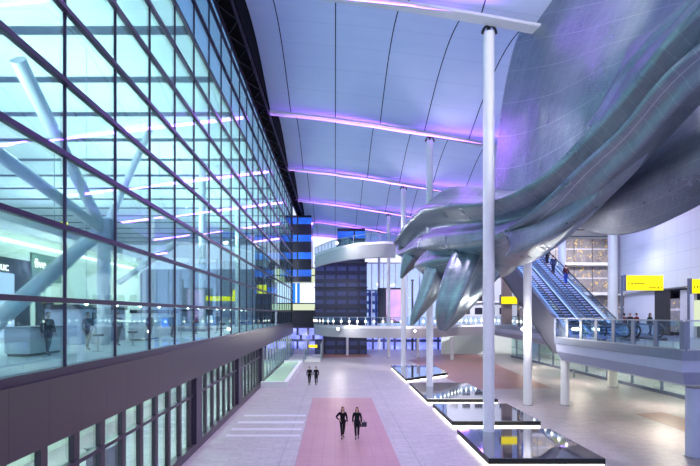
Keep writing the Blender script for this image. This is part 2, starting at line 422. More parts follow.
# shop block
t = empty('shop_unit', (-23, 33, 5.15)); tag(t, 'long pale shop front with a glowing cove line inside the glazed hall', 'shop')
MB().box(-2, 0, -14, 22, 0, 7.4).build('body', M['shopwall'], t)
MB().box(-2.6, .9, -14, 22, 7.4, 7.9).build('canopy', M['white'], t)
MB().box(0.02, .3, -14, 22, 6.7, 6.9).build('cove_light', M['striplight'], t)
MB().box(.02, .16, -8, 2.0, 0, 5.6).build('portal', M['dark'], t)
MB().box(.17, .2, -7.3, .2, 0, 4.5).build('shop_window', M['screenlight'], t)
for yy, c in ((2.8, 'dark'), (5.2, 'greenlit'), (7.5, 'white'), (9.8, 'greenlit'), (12.8, 'dark'), (15.5, 'screenlight')):
    MB().box(.02, .12, yy, yy + 2.2, 0.1, 2.9).build('shop_window', M[c], t)
def text(s, size, mat, parent, loc, rot, name='lettering', ext=.02):
    c = bpy.data.curves.new(name, 'FONT'); c.body = s; c.size = size; c.extrude = ext; c.align_x = 'LEFT'
    o = bpy.data.objects.new(name, c); COL.objects.link(o); bpy.context.view_layer.update()
    me = bpy.data.meshes.new_from_object(o.evaluated_get(bpy.context.evaluated_depsgraph_get())); bpy.data.objects.remove(o)
    me.materials.clear(); me.materials.append(mat)
    o = bpy.data.objects.new(name, me); COL.objects.link(o); o.location = loc; o.rotation_euler = rot; o.parent = parent
    return o
MB().box(.02, .14, 2.2, 6.0, 4.2, 6.3).build('name_board', M['board'], t)
text('five', 1.0, M['lampsoft'], t, (.25, 2.35, 5.2), (R(90), 0, R(90)))
text('uc', .9, M['lampsoft'], t, (.25, -1.3, 4.65), (R(90), 0, R(90)))
# second pavilion nearer the glass
t = empty('kiosk', (-14.5, 27.5, 5.16)); tag(t, 'pale blue check-in kiosk with dark header behind the lowest panes', 'kiosk')
MB().box(-1, 1, -2.6, 2.6, 0, 1.9).build('body', M['fascia'], t, bevel=.03)
MB().box(-1.05, 1.08, -2.7, 2.7, 1.9, 2.15).build('header', M['dark'], t)
MB().box(1.01, 1.05, .9, 1.9, .8, 1.25).build('screen', M['dark'], t)
text('Do', .55, M['ink'], t, (1.03, -1.6, 1.35), (R(90), 0, R(90)))
t = empty('kiosk', (-14.2, 37, 5.16)); tag(t, 'second check-in kiosk further along the hall with a lit front', 'kiosk')
MB().box(-1, 1, -2.2, 2.2, 0, 1.7).build('body', M['white'], t, bevel=.03)
MB().box(-1.05, 1.08, -2.3, 2.3, 1.7, 1.95).build('header', M['dark'], t)
MB().box(1.01, 1.05, -1.5, 1.5, .6, 1.3).build('screen', M['bluelight'], t)
t = empty('kiosk', (-14, 47, 5.16)); tag(t, 'third check-in kiosk, furthest along the hall, dark with pale screens', 'kiosk')
MB().box(-1, 1, -3, 3, 0, 1.9).build('body', M['gray'], t, bevel=.03)
MB().box(-1.05, 1.08, -3.1, 3.1, 1.9, 2.1).build('header', M['dark'], t)
MB().box(1.01, 1.05, -2.4, -.4, .7, 1.5).build('screen', M['screenlight'], t); MB().box(1.01, 1.05, .4, 2.4, .7, 1.5).build('screen', M['screenlight'], t)
# hanging yellow signs in the hall
def hang_sign(x, y, z, w, h, label, rz=0, zt=None, marks=True):
    t = empty('hanging_sign', (x, y, z), rz); tag(t, label, 'sign')
    spn = MB().box(-w / 2, w / 2, -.08, .08, 0, h).build('sign_panel', M['yellow'], t)
    MB().box(-w / 2 - .14, -w / 2, -.1, .1, -.05, h + .05).build('end_frame', M['gray'], t)
    if marks:
        m = MB()
        m.box(-w * .44, -w * .42, -.1, -.085, h * .38, h * .5).box(-w * .36, -w * .33, -.1, -.085, h * .38, h * .52)
        m.box(-w * .3, -.0, -.1, -.085, h * .42, h * .47).box(w * .1, w * .3, -.1, -.085, h * .14, h * .19).box(w * .34, w * .38, -.1, -.085, h * .12, h * .22).box(w * .42, w * .46, -.1, -.085, h * .14, h * .19)
        m.build('lettering', M['ink'], spn)
    if zt:
        for s in (-.4, .4): MB().tube([(s * w, 0, h), (s * w, 0, zt - z)], .03, 6).build('hanger', M['steel'], t)
    return t
hang_sign(-21.2, 36, 13.6, 1.1, .28, 'small yellow sign hanging high inside the glazed hall', zt=21, marks=False)
hang_sign(-12.5, 50, 8.2, 3.0, .5, 'yellow sign hanging low in the hall above the counters', R(20), marks=False, zt=21)
hang_sign(-14, 66, 8.6, .9, 1.6, 'narrow upright yellow sign at the far end of the hall', marks=False, zt=21)
hang_sign(-10.0, 64, 9.6, 1.3, 1.2, 'small square yellow sign near the far end of the glazed facade', marks=False, zt=21)
# white raking steel struts
def strut(name, pts, r, label, n=16):
    t = empty(name, pts[0]); tag(t, label, 'strut')
    MB().tube([Vector(p) - Vector(pts[0]) for p in pts], r, n).build('tube', M['white'], t, smooth=True)
    return t
def ap(px, py, X):
    Y = X * F / (px - VX); return at(px, py, Y)
node = ap(104, 232, -12.5)
t = empty('branching_strut', (node.x, node.y, 5.16)); tag(t, 'white branching steel column with raking arms behind the glass', 'column')
rel = lambda v: Vector(v) - Vector((node.x, node.y, 5.15))
MB().tube([rel((node.x, node.y, 5.15)), rel(node)], .34, 16).build('shaft', M['white'], t, smooth=True)
MB().box(-.5, .5, -.5, .5, node.z - 5.15 - .5, node.z - 5.15 + .7).build('node_casting', M['fascia'], t, bevel=.1)
for q, rr in ((ap(18, 60, -12.5), [.26, .3]), (ap(-20, 140, -12.5), [.24, .28]), (at(150, 130, 33), [.2, .22]), (at(60, 100, 36), [.18, .2])):
    q.z = min(q.z, 20.4); MB().tube([rel(node), rel(q)], rr, 16).build('arm', M['white'], t, smooth=True)
a = ap(92, 238, -9.2); b = Vector((-9.2, 10.5, 6.0)); b = ap(-30, 345, -9.2)
strut('raking_strut', [b, a], .25, 'thick white raking tube crossing the lower panes at far left')
a = at(175, 244, 30); strut('raking_strut', [at(120, 282, 34), at(176, 243, 30)], .22, 'thinner white raking tube seen in the middle of the glazed hall')
for i, (x, y) in enumerate(((-12.5, 44), (-12.5, 60), (-12.5, 14))):
    t = empty('hall_column', (x, y, 5.15)); tag(t, ['round white column midway down the glazed hall', 'round white column at the far end of the glazed hall', 'round white column at the near end of the glazed hall'][i], 'column')
    MB().tube([(0, 0, 0), (0, 0, 15.8)], .32, 20).build('shaft', M['white'], t, smooth=True)
    MB().tube([(0, 0, 0), (0, 0, .25)], .42, 20).build('base', M['steel'], t, smooth=True)
for x, y in ((-16, 16), (-15, 28), (-16, 42), (-16, 56), (-16, 70), (-32, 30), (-32, 55)):
    light('AREA', (x, y, 13), 1250, (232, 248, 242), (x, y, 30), 4)  # unseen upward fill lights added to brighten the hall, no fixture modelled
for x, y in ((-13, 22), (-12, 38), (-12, 55)):
    light('POINT', (x, y, 15.5), 300, (215, 225, 255), size=.1)
# row of small hall lamps seen through glass
for i in range(14):
    y = 24.6 + i * 3.4; t = empty('counter_lamp', (-13.1, y, 7.35)); tag(t, 'small bright lamp in the row above the hall counters', 'lamp', 'row of counter lamps in the hall')
    MB().ball((0, 0, 0), .1, u=10, v=8).build('bulb', M['lampwhite'], t, smooth=2)
    MB().tube([(0, 0, 13.6), (0, 0, .1)], .012, 5).build('cord', M['steel'], t)

# ------------------------------------------------------------------ columns of the forecourt
def column(x, y, label, r=.3, ztop=None, z0=0., mat='white', yoke=True):
    t = empty('roof_column', (x, y, z0)); tag(t, label, 'column', kind='thing')
    H = (ztop if ztop else hc(x) - .75) - z0
    MB().tube([(0, 0, 0), (0, 0, H)], r, 28).build('shaft', M[mat], t, smooth=True)
    MB().tube([(0, 0, 0), (0, 0, .06)], r + .06, 28).build('base_plate', M['steel'], t, smooth=True)
    if yoke:
        m = MB(); m.tube([(math.cos(a) * r * 1.25, -.1, H - .1 + math.sin(a) * .45) for a in [math.pi * i / 10 for i in range(11)]], .07, 8)
        yk = m.build('yoke', M['black'], t, smooth=True)
        MB().tube([(0, 0, H), (0, 0, H + .62)], [.12, .09], 10).build('pin', M['black'], yk, smooth=True)
    return t
column(8.4, 25.5, 'tall white round column rising from the nearest black plinth')
column(8.4, 41.4, 'tall white round column rising from the third black plinth, hidden halfway by sculpture')
column(8.4, 57.3, 'tall white round column beside the tip of the sculpture')
column(8.4, 73.2, 'slender far white column in front of the dusk sky, right of the poster screen', .28)
column(8.4, 89.1, 'furthest slender white column against the dusk sky', .25)
column(14.4, 34.9, 'white column standing on paving just left of the escalators', .3)
column(17.2, 34.9, 'white column passing through the deck edge at the escalator foot', .3, 5.14 - 1.75, yoke=False)
column(21.7, 44.6, 'white column rising beside the escalator handrail to the roof', .33, 20, 5.17, yoke=False)
column(25.9, 43.5, 'thick cream column against the white panelled wall', .42, 19, mat='cream', yoke=False)
column(17.1, 22.2, 'thick pale column carrying the near corner of the deck', .36, 3.3, mat='fascia', yoke=False)
column(17.3, 69, 'far white column in front of the ground floor glazing', .25, 3.4, yoke=False)
column(2.0, 76, 'slim white prop under the far footbridge, left one', .2, 3.2, yoke=False)
column(12.8, 72, 'slim white prop under the far footbridge, right one', .2, 3.2, yoke=False)

# ------------------------------------------------------------------ glowing plinths
def plinth(pts, label):
    t = empty('dark_plinth', (pts[0][0], pts[0][1], 0)); tag(t, label, 'plinth')
    q = [(p[0] - pts[0][0], p[1] - pts[0][1]) for p in pts]; cx = sum(p[0] for p in q) / len(q); cy = sum(p[1] for p in q) / len(q)
    ins = lambda k: [(cx + (p[0] - cx) * k, cy + (p[1] - cy) * k) for p in q]
    MB().prism(ins(.985), 0.0, .13).build('light_base', M['padglow'], t)
    MB().prism(q, .13, .38).build('slab', M['black'], t)
    MB().prism(ins(.99), .381, .4).build('mirror_top', M['mirror'], t)
    return t
plinth([(6.8, 20.7), (12.0, 20.7), (12.0, 26.0), (6.8, 26.0)], 'nearest low black mirror-topped plinth with glowing white base')
plinth([(7.0, 27.9), (12.3, 27.9), (12.3, 33.4), (7.0, 33.4)], 'second low black mirror-topped plinth from the front')
plinth([(6.95, 35.2), (12.3, 35.2), (12.3, 43.6), (6.95, 43.6)], 'third low black mirror-topped plinth from the front')
plinth([(7.0, 46.2), (12.3, 51), (12.3, 58.2), (7.0, 58.2)], 'furthest low black mirror-topped plinth with slanting front edge')

# ------------------------------------------------------------------ metal sculpture
def cr(p, t):
    n = len(p) - 1; f = min(max(t, 0), 1) * n; i = min(int(f), n - 1); u = f - i
    a, b, c, d = p[max(i - 1, 0)], p[i], p[i + 1], p[min(i + 2, n)]
    return .5 * ((2 * b) + (c - a) * u + (2 * a - 5 * b + 4 * c - d) * u * u + (3 * b - a - 3 * c + d) * u ** 3)
def surf_mesh(name, grid, closed_v, parent, mat, uvs=(1, 1)):
    bm = bmesh.new(); uvl = bm.loops.layers.uv.new('uv'); nu = len(grid); nv = len(grid[0])
    vs_ = [[bm.verts.new(p) for p in r] for r in grid]
    for i in range(nu - 1):
        for j in range(nv if closed_v else nv - 1):
            j2 = (j + 1) % nv; f = bm.faces.new([vs_[i][j], vs_[i + 1][j], vs_[i + 1][j2], vs_[i][j2]]); f.smooth = True
            for lp, (a, b) in zip(f.loops, ((i, j), (i + 1, j), (i + 1, j + 1), (i, j + 1))): lp[uvl].uv = (a / (nu - 1) * uvs[0], b / nv * uvs[1])
    if closed_v:
        for r in (vs_[0], vs_[-1]):
            try: bm.faces.new(r)
            except Exception: pass
    bmesh.ops.remove_doubles(bm, verts=bm.verts, dist=1e-4)
    bmesh.ops.recalc_face_normals(bm, faces=bm.faces)
    me = bpy.data.meshes.new(name); bm.to_mesh(me); bm.free(); me.materials.append(mat)
    o = bpy.data.objects.new(name, me); COL.objects.link(o); o.parent = parent; return o
def loft(name, st, parent, nu=70, nv=48, sharp=1.0, uvs=(1, 1), ridges=()):
    """st: (top, bottom, depth-thickness, lean); section is a lens with creased rims"""
    T = [at(*s[0]) for s in st]; B = [at(*s[1]) for s in st]; D = [Vector((s[2], s[3], 0)) for s in st]
    g = []; sg = None
    for i in range(nu + 1):
        u = i / nu; a = cr(T, u); b = cr(B, u); d = cr(D, u); c = (a + b) / 2; h = (a - b) / 2
        tl = (cr(T, u + .01) + cr(B, u + .01) - cr(T, u - .01) - cr(B, u - .01)).normalized()
        nrm = tl.cross(h.normalized()).normalized()
        if sg is None: sg = -1 if nrm.y > 0 else 1
        nrm = nrm * sg
        ring = []
        for j in range(nv):
            th = 2 * math.pi * j / nv; cc = math.cos(th); ss = math.sin(th)
            wdt = d.x * math.copysign(abs(ss) ** sharp, ss)
            w2 = 0
            for (pos, amp, wid) in ridges:
                if ss > 0: w2 += amp * math.exp(-((cc - pos) / wid) ** 2) * ss
            ring.append(c + h * cc + nrm * (wdt + w2 * min(1, d.x)) + nrm * d.y * cc * abs(cc))
        g.append(ring)
    return surf_mesh(name, g, True, parent, M['skin'], uvs)
def sheet(name, ctl, parent, thick=.35, nu=40, nv=40, uvs=(1, 1)):
    rows = [[at(*p) for p in r] for r in ctl]; g = []
    for i in range(nu + 1):
        c = [cr(r, i / nu) for r in rows]; g.append([cr(c, j / nv) for j in range(nv + 1)])
    o = surf_mesh(name, g, False, parent, M['skin'], uvs)
    md = o.modifiers.new('s', 'SOLIDIFY'); md.thickness = thick; md.offset = 0
    return o
SCU = empty('metal_sculpture', (0, 0, 0)); tag(SCU, 'huge twisting riveted aluminium sculpture hanging on the white columns', 'sculpture')
# long twisting trunk, from the tail over the far plinth towards the viewer
loft('trunk', [((398, 243, 57), (401, 247, 57), .3, 0), ((412, 232, 53), (410, 262, 53), 1.4, 0), ((436, 210, 46), (432, 262, 46), 2.4, .4),
     ((462, 191, 39), (456, 266, 39), 2.8, 1.2), ((494, 189, 32), (492, 264, 31), 2.5, 1.6), ((534, 194, 26), (528, 248, 25.5), 1.7, 1.0),
     ((578, 178, 21.5), (566, 220, 21), 1.1, .4), ((622, 126, 18.5), (608, 190, 17.8), .9, -.3), ((662, 72, 16), (654, 152, 15.6), .8, -.5), ((712, 16, 14), (708, 92, 13.6), .8, -.4), ((785, -55, 12.6), (780, 26, 12.3), .7, 0)],
     SCU, 130, 60, 1.35, (6, 2), ridges=((.45, .8, .14), (-.05, -.9, .16), (-.6, .7, .12)))
# broad upper wing
sheet('upper_wing', [
    [(494, 196, 29), (508, 194, 27), (535, 190, 24), (570, 165, 21), (610, 130, 18.5), (650, 92, 16.5)],
    [(500, 150, 29), (515, 150, 26), (545, 140, 23), (585, 118, 20), (625, 88, 18), (668, 60, 16)],
    [(506, 100, 28.5), (525, 98, 25.5), (560, 90, 22), (600, 70, 19.2), (640, 55, 17.5), (690, 32, 15.5)],
    [(516, 52, 28), (540, 48, 24.5), (578, 42, 21.5), (618, 30, 18.7), (660, 18, 17), (712, 4, 15)],
    [(530, 14, 27), (556, 8, 24), (594, 0, 21), (634, -10, 18.3), (676, -22, 16.6), (730, -34, 14.6)],
    [(546, -26, 26), (572, -34, 23.5), (608, -42, 20.5), (648, -52, 18), (690, -60, 16.4), (745, -70, 14.4)]], SCU, .4, 44, 44, (3, 2))
# folded inner blade
sheet('inner_blade', [
    [(506, 256, 26), (540, 244, 22.5), (585, 214, 19.5), (630, 176, 17), (668, 122, 15.2), (722, 66, 13.4)],
    [(512, 246, 25), (545, 236, 21.6), (588, 204, 18.9), (630, 158, 16.5), (668, 105, 14.9), (722, 48, 13.1)],
    [(505, 232, 25.6), (545, 222, 22.1), (584, 193, 19.3), (624, 142, 16.8), (660, 92, 15.1), (718, 34, 13.3)]], SCU, .25, 44, 14, (4, 1))
loft('ridge_blade', [((536, 186, 25), (540, 204, 24.6), .25, 0), ((566, 146, 22), (580, 176, 21.4), .45, -.3), ((602, 98, 19), (616, 134, 18.4), .5, -.5), ((634, 44, 16.8), (652, 84, 16.2), .5, -.6), ((690, -6, 14.8), (706, 26, 14.2), .5, -.4), ((760, -70, 13), (770, -40, 12.6), .4, 0)], SCU, 90, 36, 1.5, (5, 1), ridges=((.0, -.35, .2),))
# upper crest blade
sheet('crest_blade', [
    [(528, 206, 25), (556, 174, 22.5), (588, 138, 20), (622, 96, 17.8), (655, 50, 15.6), (712, 10, 13.5)],
    [(530, 192, 24.2), (560, 160, 21.7), (596, 122, 19.2), (634, 78, 17.1), (672, 36, 15), (725, 0, 13)],
    [(520, 190, 25.5), (548, 156, 23), (584, 110, 20.4), (628, 50, 18), (668, 22, 15.9), (720, -16, 13.6)]], SCU, .22, 44, 14, (4, 1))
# lower wing that swells to the right
sheet('lower_wing', [
    [(560, 214, 26), (592, 228, 23.5), (622, 231, 21.5), (652, 224, 19.8), (684, 208, 18.3), (725, 184, 17)],
    [(572, 200, 23.6), (604, 202, 21.2), (634, 197, 19.2), (664, 184, 17.8), (696, 166, 16.5), (735, 145, 15.5)],
    [(584, 185, 23), (616, 172, 20.7), (646, 158, 18.7), (676, 142, 17.3), (708, 124, 16.1), (745, 106, 15.2)],
    [(600, 165, 24), (630, 142, 21.6), (660, 120, 19.6), (690, 100, 18), (718, 80, 16.8), (750, 60, 15.8)]], SCU, .5, 40, 30, (3, 2))
# hanging lobes at the far end
loft('hanging_lobe', [((456, 246, 35), (510, 256, 34), 1.2, 0), ((446, 268, 34.6), (500, 276, 34), 1.5, .2), ((438, 292, 34.2), (482, 296, 34), 1.4, .3), ((435, 314, 34), (464, 316, 34), 1.0, .2), ((438, 330, 34), (446, 332, 34), .3, 0)], SCU, 40, 40, .8, (2, 1), ridges=((.1, .8, .2),))
loft('hanging_lobe', [((428, 250, 41), (462, 262, 40), 1.0, 0), ((424, 272, 40.6), (450, 282, 40), 1.0, .2), ((417, 296, 40.2), (436, 300, 40), .8, .2), ((411, 314, 40), (422, 316, 40), .5, .1), ((410, 325, 40), (413, 326, 40), .15, 0)], SCU, 36, 32, .8, (2, 1), ridges=((.1, .5, .2),))
loft('hanging_lobe', [((412, 236, 50), (432, 248, 50), 1.0, 0), ((404, 252, 50), (424, 262, 50), .9, .2), ((401, 266, 50), (412, 270, 50), .5, .1), ((400, 278, 50), (402, 279, 50), .12, 0)], SCU, 30, 28, .8, (2, 1), ridges=((.1, .4, .2),))
loft('folded_fin', [((416, 262, 44), (420, 270, 44), .3, 0), ((436, 248, 41), (440, 286, 41), 1.1, .3), ((462, 244, 38), (462, 284, 38), 1.3, .4), ((498, 246, 34), (496, 276, 34), 1.0, .4), ((520, 244, 30), (516, 258, 30), .5, .1)], SCU, 40, 32, .8, (3, 1), ridges=((.2, .6, .2),))

# ------------------------------------------------------------------ upper deck on the right
DZ = 5.15
deck = [(15.6, 21.0), (15.6, 33.2), (20.4, 33.6), (20.8, 42.0), (21.8, 50), (23.3, 60), (24.6, 74), (46, 74), (46, 21.0)]
def offs(p, d): return [(x + d if x < 40 else x, y + (d if y < 22 else 0)) for x, y in p]
t = empty('trim_30'); struct(t, 'upper deck slab with stepped pale fascia on the right')
MB().prism(deck, DZ - .45, DZ).build('deck_edge', M['gray'], t)
def taper(p0, p1, z0, z1, name, mat):
    bm = bmesh.new(); n = len(p0); a = [bm.verts.new((x, y, z0)) for x, y in p0]; b = [bm.verts.new((x, y, z1)) for x, y in p1]
    for i in range(n): bm.faces.new([a[i], a[(i + 1) % n], b[(i + 1) % n], b[i]])
    bm.faces.new(a[::-1]); bm.faces.new(b)
    m = MB(); m.bm.free(); m.bm = bm; return m.build(name, mat, t)
taper(offs(deck, .16), offs(deck, .1), DZ - 1.0, DZ - .45, 'fascia', M['fascia'])
taper(offs(deck, .5), offs(deck, .16), DZ - 1.6, DZ - 1.0, 'lower_fascia', M['lowfascia'])
MB().prism(offs(deck, .9), DZ - 1.75, DZ - 1.6).build('soffit', M['soffit'], t)

def balustrade(path, label, step=1.85, z=DZ, h=1.35, postw=.28, lights=False, inset=.15):  # lights adds glowing blocks on the posts, standing for shop lights behind
    p0 = Vector(path[0]); t = empty('glass_balustrade', (p0.x, p0.y, z)); tag(t, label, 'balustrade')
    g = MB(); r = MB(); s = MB(); posts = []
    pp = [Vector(p) - p0 for p in path]
    for a, b in zip(pp, pp[1:]):
        L = (b - a).length; n = max(1, round(L / step)); d = (b - a) / n
        g.slab(a, b, .03, .06, h - .04); s.slab(a, b, .1, 0, .06)
        r.slab(a, b, .09, h - .04, h + .03)
        for k in range(n): posts.append((a + d * k, d.normalized()))
    posts.append((pp[-1], (pp[-1] - pp[-2]).normalized()))
    g.build('glass_panel', M['rail_glass'], t); r.build('handrail', M['steel'], t); s.build('base_channel', M['steel'], t)
    for q, d in posts:
        MB().slab(q - d * postw / 2, q + d * postw / 2, .06, .06, h - .04).build('post', M['gray'] if not lights else M['white'], t)
        if lights: MB().slab(q - d * .13, q + d * .13, .14, h * .4, h * .62).build('post_glow', M['lampsoft'], COL.objects[-1])  # glowing blocks added on the posts, standing for shop lights behind
    return t
balustrade([(15.72, 21.12), (15.72, 33.3)], 'glass balustrade along the long edge of the upper deck')
balustrade([(15.9, 21.12), (21.9, 21.12)], 'glass balustrade along the short front edge of the upper deck', 1.0)
balustrade([(20.95, 42.2), (21.95, 50.1), (23.45, 60.1), (24.7, 73.9)], 'glass balustrade on the deck edge beyond the escalators', 2.2, postw=.12, lights=True)

# far footbridge (lower) curved
def arcpts(pts, n=24):
    p = [Vector((x, y, 0)) for x, y in pts]; return [(cr(p, i / n).x, cr(p, i / n).y) for i in range(n + 1)]
fe = arcpts([(-3.4, 75.2), (-1.8, 70), (2, 65.5), (9, 63.5), (15, 66), (19.5, 72), (24.5, 75)])
be = [(x, y + 3.4) for x, y in fe][::-1]
t = empty('footbridge', (0, 66, 0)); tag(t, 'long white curved footbridge crossing the far end at deck level', 'bridge')
rl = lambda L: [(x, y - 66) for x, y in L]
MB().prism(rl(fe + be), DZ - .35, DZ).build('deck', M['white'], t)
f2 = [(x, y + 1.0) for x, y in fe]; b2 = [(x, y + 2.4) for x, y in fe][::-1]
bm = bmesh.new(); A = [bm.verts.new((x, y - 66, DZ - .36)) for x, y in fe + be]; B = [bm.verts.new((x, y - 66, DZ - 1.7)) for x, y in f2 + b2]
for i in range(len(A)): j = (i + 1) % len(A); bm.faces.new([A[i], A[j], B[j], B[i]])
bm.faces.new(B); bm.faces.new(A); mm = MB(); mm.bm.free(); mm.bm = bm; mm.build('belly', M['soffit'], t)
balustrade([(x, y + .08) for x, y in fe[::2]], 'glass balustrade with added glowing blocks along the curved lower footbridge', 1.3, h=1.2, postw=.1, lights=True)
# upper footbridge
fe = arcpts([(-3.2, 74), (-.5, 67), (2.5, 62.5), (6, 60.5), (8.0, 60.8)])
be = [(x, y + 3.0) for x, y in fe][::-1]
t = empty('footbridge', (0, 66, 0)); tag(t, 'short white curved upper footbridge high above the far end', 'bridge')
MB().prism(rl(fe + be), 15.9, 16.2).build('deck', M['white'], t)
bm = bmesh.new(); f2 = [(x, y + .9) for x, y in fe]; b2 = [(x, y + 2.1) for x, y in fe][::-1]
A = [bm.verts.new((x, y - 66, 15.89)) for x, y in fe + be]; B = [bm.verts.new((x, y - 66, 14.3)) for x, y in f2 + b2]
for i in range(len(A)): j = (i + 1) % len(A); bm.faces.new([A[i], A[j], B[j], B[i]])
bm.faces.new(B); bm.faces.new(A); mm = MB(); mm.bm.free(); mm.bm = bm; mm.build('belly', M['soffit'], t)
balustrade([(x, y + .08) for x, y in fe[::3]], 'glass balustrade along the short upper footbridge', 1.6, z=16.2, h=1.1, postw=.08)

# starlike lamps
def lamp(px, py, Y, label, pw=250, r=.16):
    p = at(px, py, Y); t = empty('floodlight', p); tag(t, label, 'lamp')
    MB().ball((0, 0, 0), r, u=14, v=10).build('bulb', M['lampwhite'], t, smooth=2)
    MB().tube([(0, .0, 0), (0, .34, 0)], [r * .9, r * 1.2], 12).build('housing', M['steel'], t, smooth=True)
    light('POINT', p + Vector((0, -.4, 0)), pw, (255, 250, 240), size=.12)
lamp(337, 243, 61.5, 'bright floodlight on the upper footbridge')
lamp(338, 329, 64.0, 'bright floodlight on the side of the lower footbridge')
lamp(523, 329, 34.4, 'bright floodlight fixed to the column left of the escalators', 300, .12)
lamp(415, 331, 62.5, 'smaller floodlight on the footbridge between two columns', 100, .12)
lamp(610, 224, 38, 'bright lamp under the lower wing of the sculpture', 40, .1)

# ------------------------------------------------------------------ escalators
def escalator(xc, label):
    W = .62; y0 = 31.5; TAN = .59; rise = 9.4; n = 46; run = rise / TAN; dz = rise / n; dy = run / n
    t = empty('escalator', (xc, y0, DZ)); tag(t, label, 'escalator'); N0 = -3.2
    sl = lambda y, o: (y, max(0, min(rise, (y - 1.2) * TAN)) + o)
    end = 1.2 + run + 1.5
    for s in (-1, 1):
        x = s * (W + .22)
        MB().extr([(N0 + .1, .02), (N0 + .1, .18), (1.0, .18), (1.2 + run, rise + .3), (end, rise + .3), (end, rise - .9), (1.4 + run, rise - 1.9), (3.2, -1.25), (2.1, -1.25), (2.1, 0.0)], x - .16, x + .16).build('side_cladding', M['truss'], t)
        xi = s * (W + .1)
        MB().extr([(N0 + .4, .19), (N0 + .4, .95), (1.1, .98), (1.2 + run, rise + 1.0), (end, rise + 1.0), (end, rise + .32), (1.2 + run, rise + .32), (1.0, .19)], xi - .012, xi + .012).build('glass_side', M['rail_glass'], t); gs = bpy.data.objects[-1] if False else COL.objects[-1]
        pts = [(N0 + .65, .2), (N0 + .3, .24), (N0 + .05, .42), (N0 - .03, .62), (N0 + .05, .84), (N0 + .3, .98), (1.1, 1.02), (1.2 + run, rise + 1.05), (end, rise + 1.05)]
        MB().tube([(xi, a, b) for a, b in pts], .05, 8).build('handrail', M['rubber'], gs, smooth=True)
        MB().extr([(1.1, .22), (1.1, .3), (1.2 + run, rise + .42), (1.2 + run, rise + .34)], s * (W + .03) - .02, s * (W + .03) + .02).build('skirt_light', M['bluestrip'], t)
    MB().box(-W, W, N0 + .3, 1.2, .0, .03).build('comb_plate', M['steel'], t)
    MB().extr([(3.3, -1.05), (1.4 + run, rise - 1.75), (1.4 + run, rise - 1.88), (3.3, -1.22)], -W - .38, W + .38).build('truss_soffit', M['truss'], t)
    me = None
    for k in range(n):
        if me is None:
            m = MB(); m.box(-W, W, 0, dy * .96, dz - .05, dz)
            for j in range(9): m.box(-W + j * W / 4.5 + .02, -W + j * W / 4.5 + .1, -.012, .03, 0, dz - .05)
            m.box(-W, W, .0, .025, 0, dz - .05)
            o = m.build('step', M['escstep'], t); me = o
        else:
            o = me.copy(); COL.objects.link(o); o.parent = t
        o.location = (0, 1.2 + k * dy, k * dz)
    return t
q_ = NT('blue-grey escalator step'); _, (xx_, yy_, zz_) = q_.obj()
M['escstep'] = q_.fin(q_.bsdf(q_.mix(q_.math('GREATER_THAN', zz_, .135), srgb(52, 62, 98), srgb(190, 202, 232)), .5, .2).outputs[0])
escalator(17.18, 'left escalator climbing away from the deck')
escalator(19.22, 'right escalator carrying the standing passengers')
struct(MB().prism([(15.5, 49.3), (24, 49.3), (24, 60), (15.5, 60)], 14.0, 14.52).build('trim_31', M['soffit']), 'upper landing at the escalator top')
light('AREA', (18.2, 37, 16), 900, (190, 205, 255), (18.2, 40, 8), 2)

# ------------------------------------------------------------------ right wall and shops on deck
def wl(Y, o=0.): return (18.87 + .178 * Y + o, Y)
struct(MB().prism([wl(18), wl(44.6), (wl(44.6)[0] + .5, 44.6), (wl(18)[0] + .5, 18)], 8.75, 22.5).build('wall_right', M['bigwall']), 'large white panelled wall above the shops')
t = empty('shop_row', (*wl(30), DZ)); tag(t, 'row of dark and white shop openings beneath the white panelled wall', 'shop')
def wp(Y0, Y1, z0, z1, name, mat, o=.4):
    a = wl(Y0, o); b = wl(Y1, o); c = wl(30)
    MB().slab((a[0] - c[0], a[1] - c[1]), (b[0] - c[0], b[1] - c[1]), .2, z0, z1).build(name, mat, t)
wp(18, 45, 0, 3.6, 'back_wall', M['dark'], 1.2)
y = 24.0
for k, (d, mt, z0, z1) in enumerate(((2.0, 'dark', 0, 3.5), (1.6, 'lampsoft', 2.2, 2.6), (1.8, 'white', 0, 3.4), (1.8, 'black', 0, 3.5), (1.4, 'greenlit', .8, 2.6), (1.7, 'white', 0, 3.4), (1.3, 'golden', .3, 2.8), (2.4, 'black', 0, 3.5), (2.2, 'white', 0, 3.5), (3.4, 'white', 0, 3.5))):
    wp(y, y + d, z0, z1, 'shopfront', M[mt], .5); y += d
hang_sign(22.85, 34.5, 8.55, 2.75, 1.1, 'large yellow direction sign standing out in front of the white panelled wall')
hang_sign(22.6, 28.2, 8.05, 2.2, .85, 'yellow direction sign cut by the right edge of view')
hang_sign(19.75, 53, 7.95, 1.8, .82, 'distant yellow sign hanging left of the escalators', zt=9.3, marks=False)
# post of the big sign
for x, y in ((21.33, 34.7), (21.36, 28.2)):
    t = empty('sign_post', (x, y, DZ)); tag(t, 'thin grey post standing left of the large yellow sign' if y > 30 else 'thin grey post standing at the second yellow sign near right edge', 'post')
    MB().tube([(0, 0, 0), (0, 0, 4.5 if y > 30 else 3.8)], .07, 10).build('shaft', M['gray'], t, smooth=True)
    MB().tube([(0, 0, 0), (0, 0, .05)], .15, 12).build('foot', M['steel'], t)
# gallery beyond the wall
struct(MB().box(24, 46, 61, 61.5, DZ, 16.6).build('wall_gallery', M['golden']), 'gallery wall of brown and gold shelving')
for zf in (9.2, 13.0): struct(MB().box(24, 46, 59.4, 61, zf, zf + .35).build('trim_%d' % (32 + int(zf)), M['white']), 'white gallery floor edge')
struct(MB().box(22, 48, 44.7, 72, 17.2, 17.4).build('ceiling_gallery', M['hallceil']), 'white slatted ceiling beyond the panelled wall')
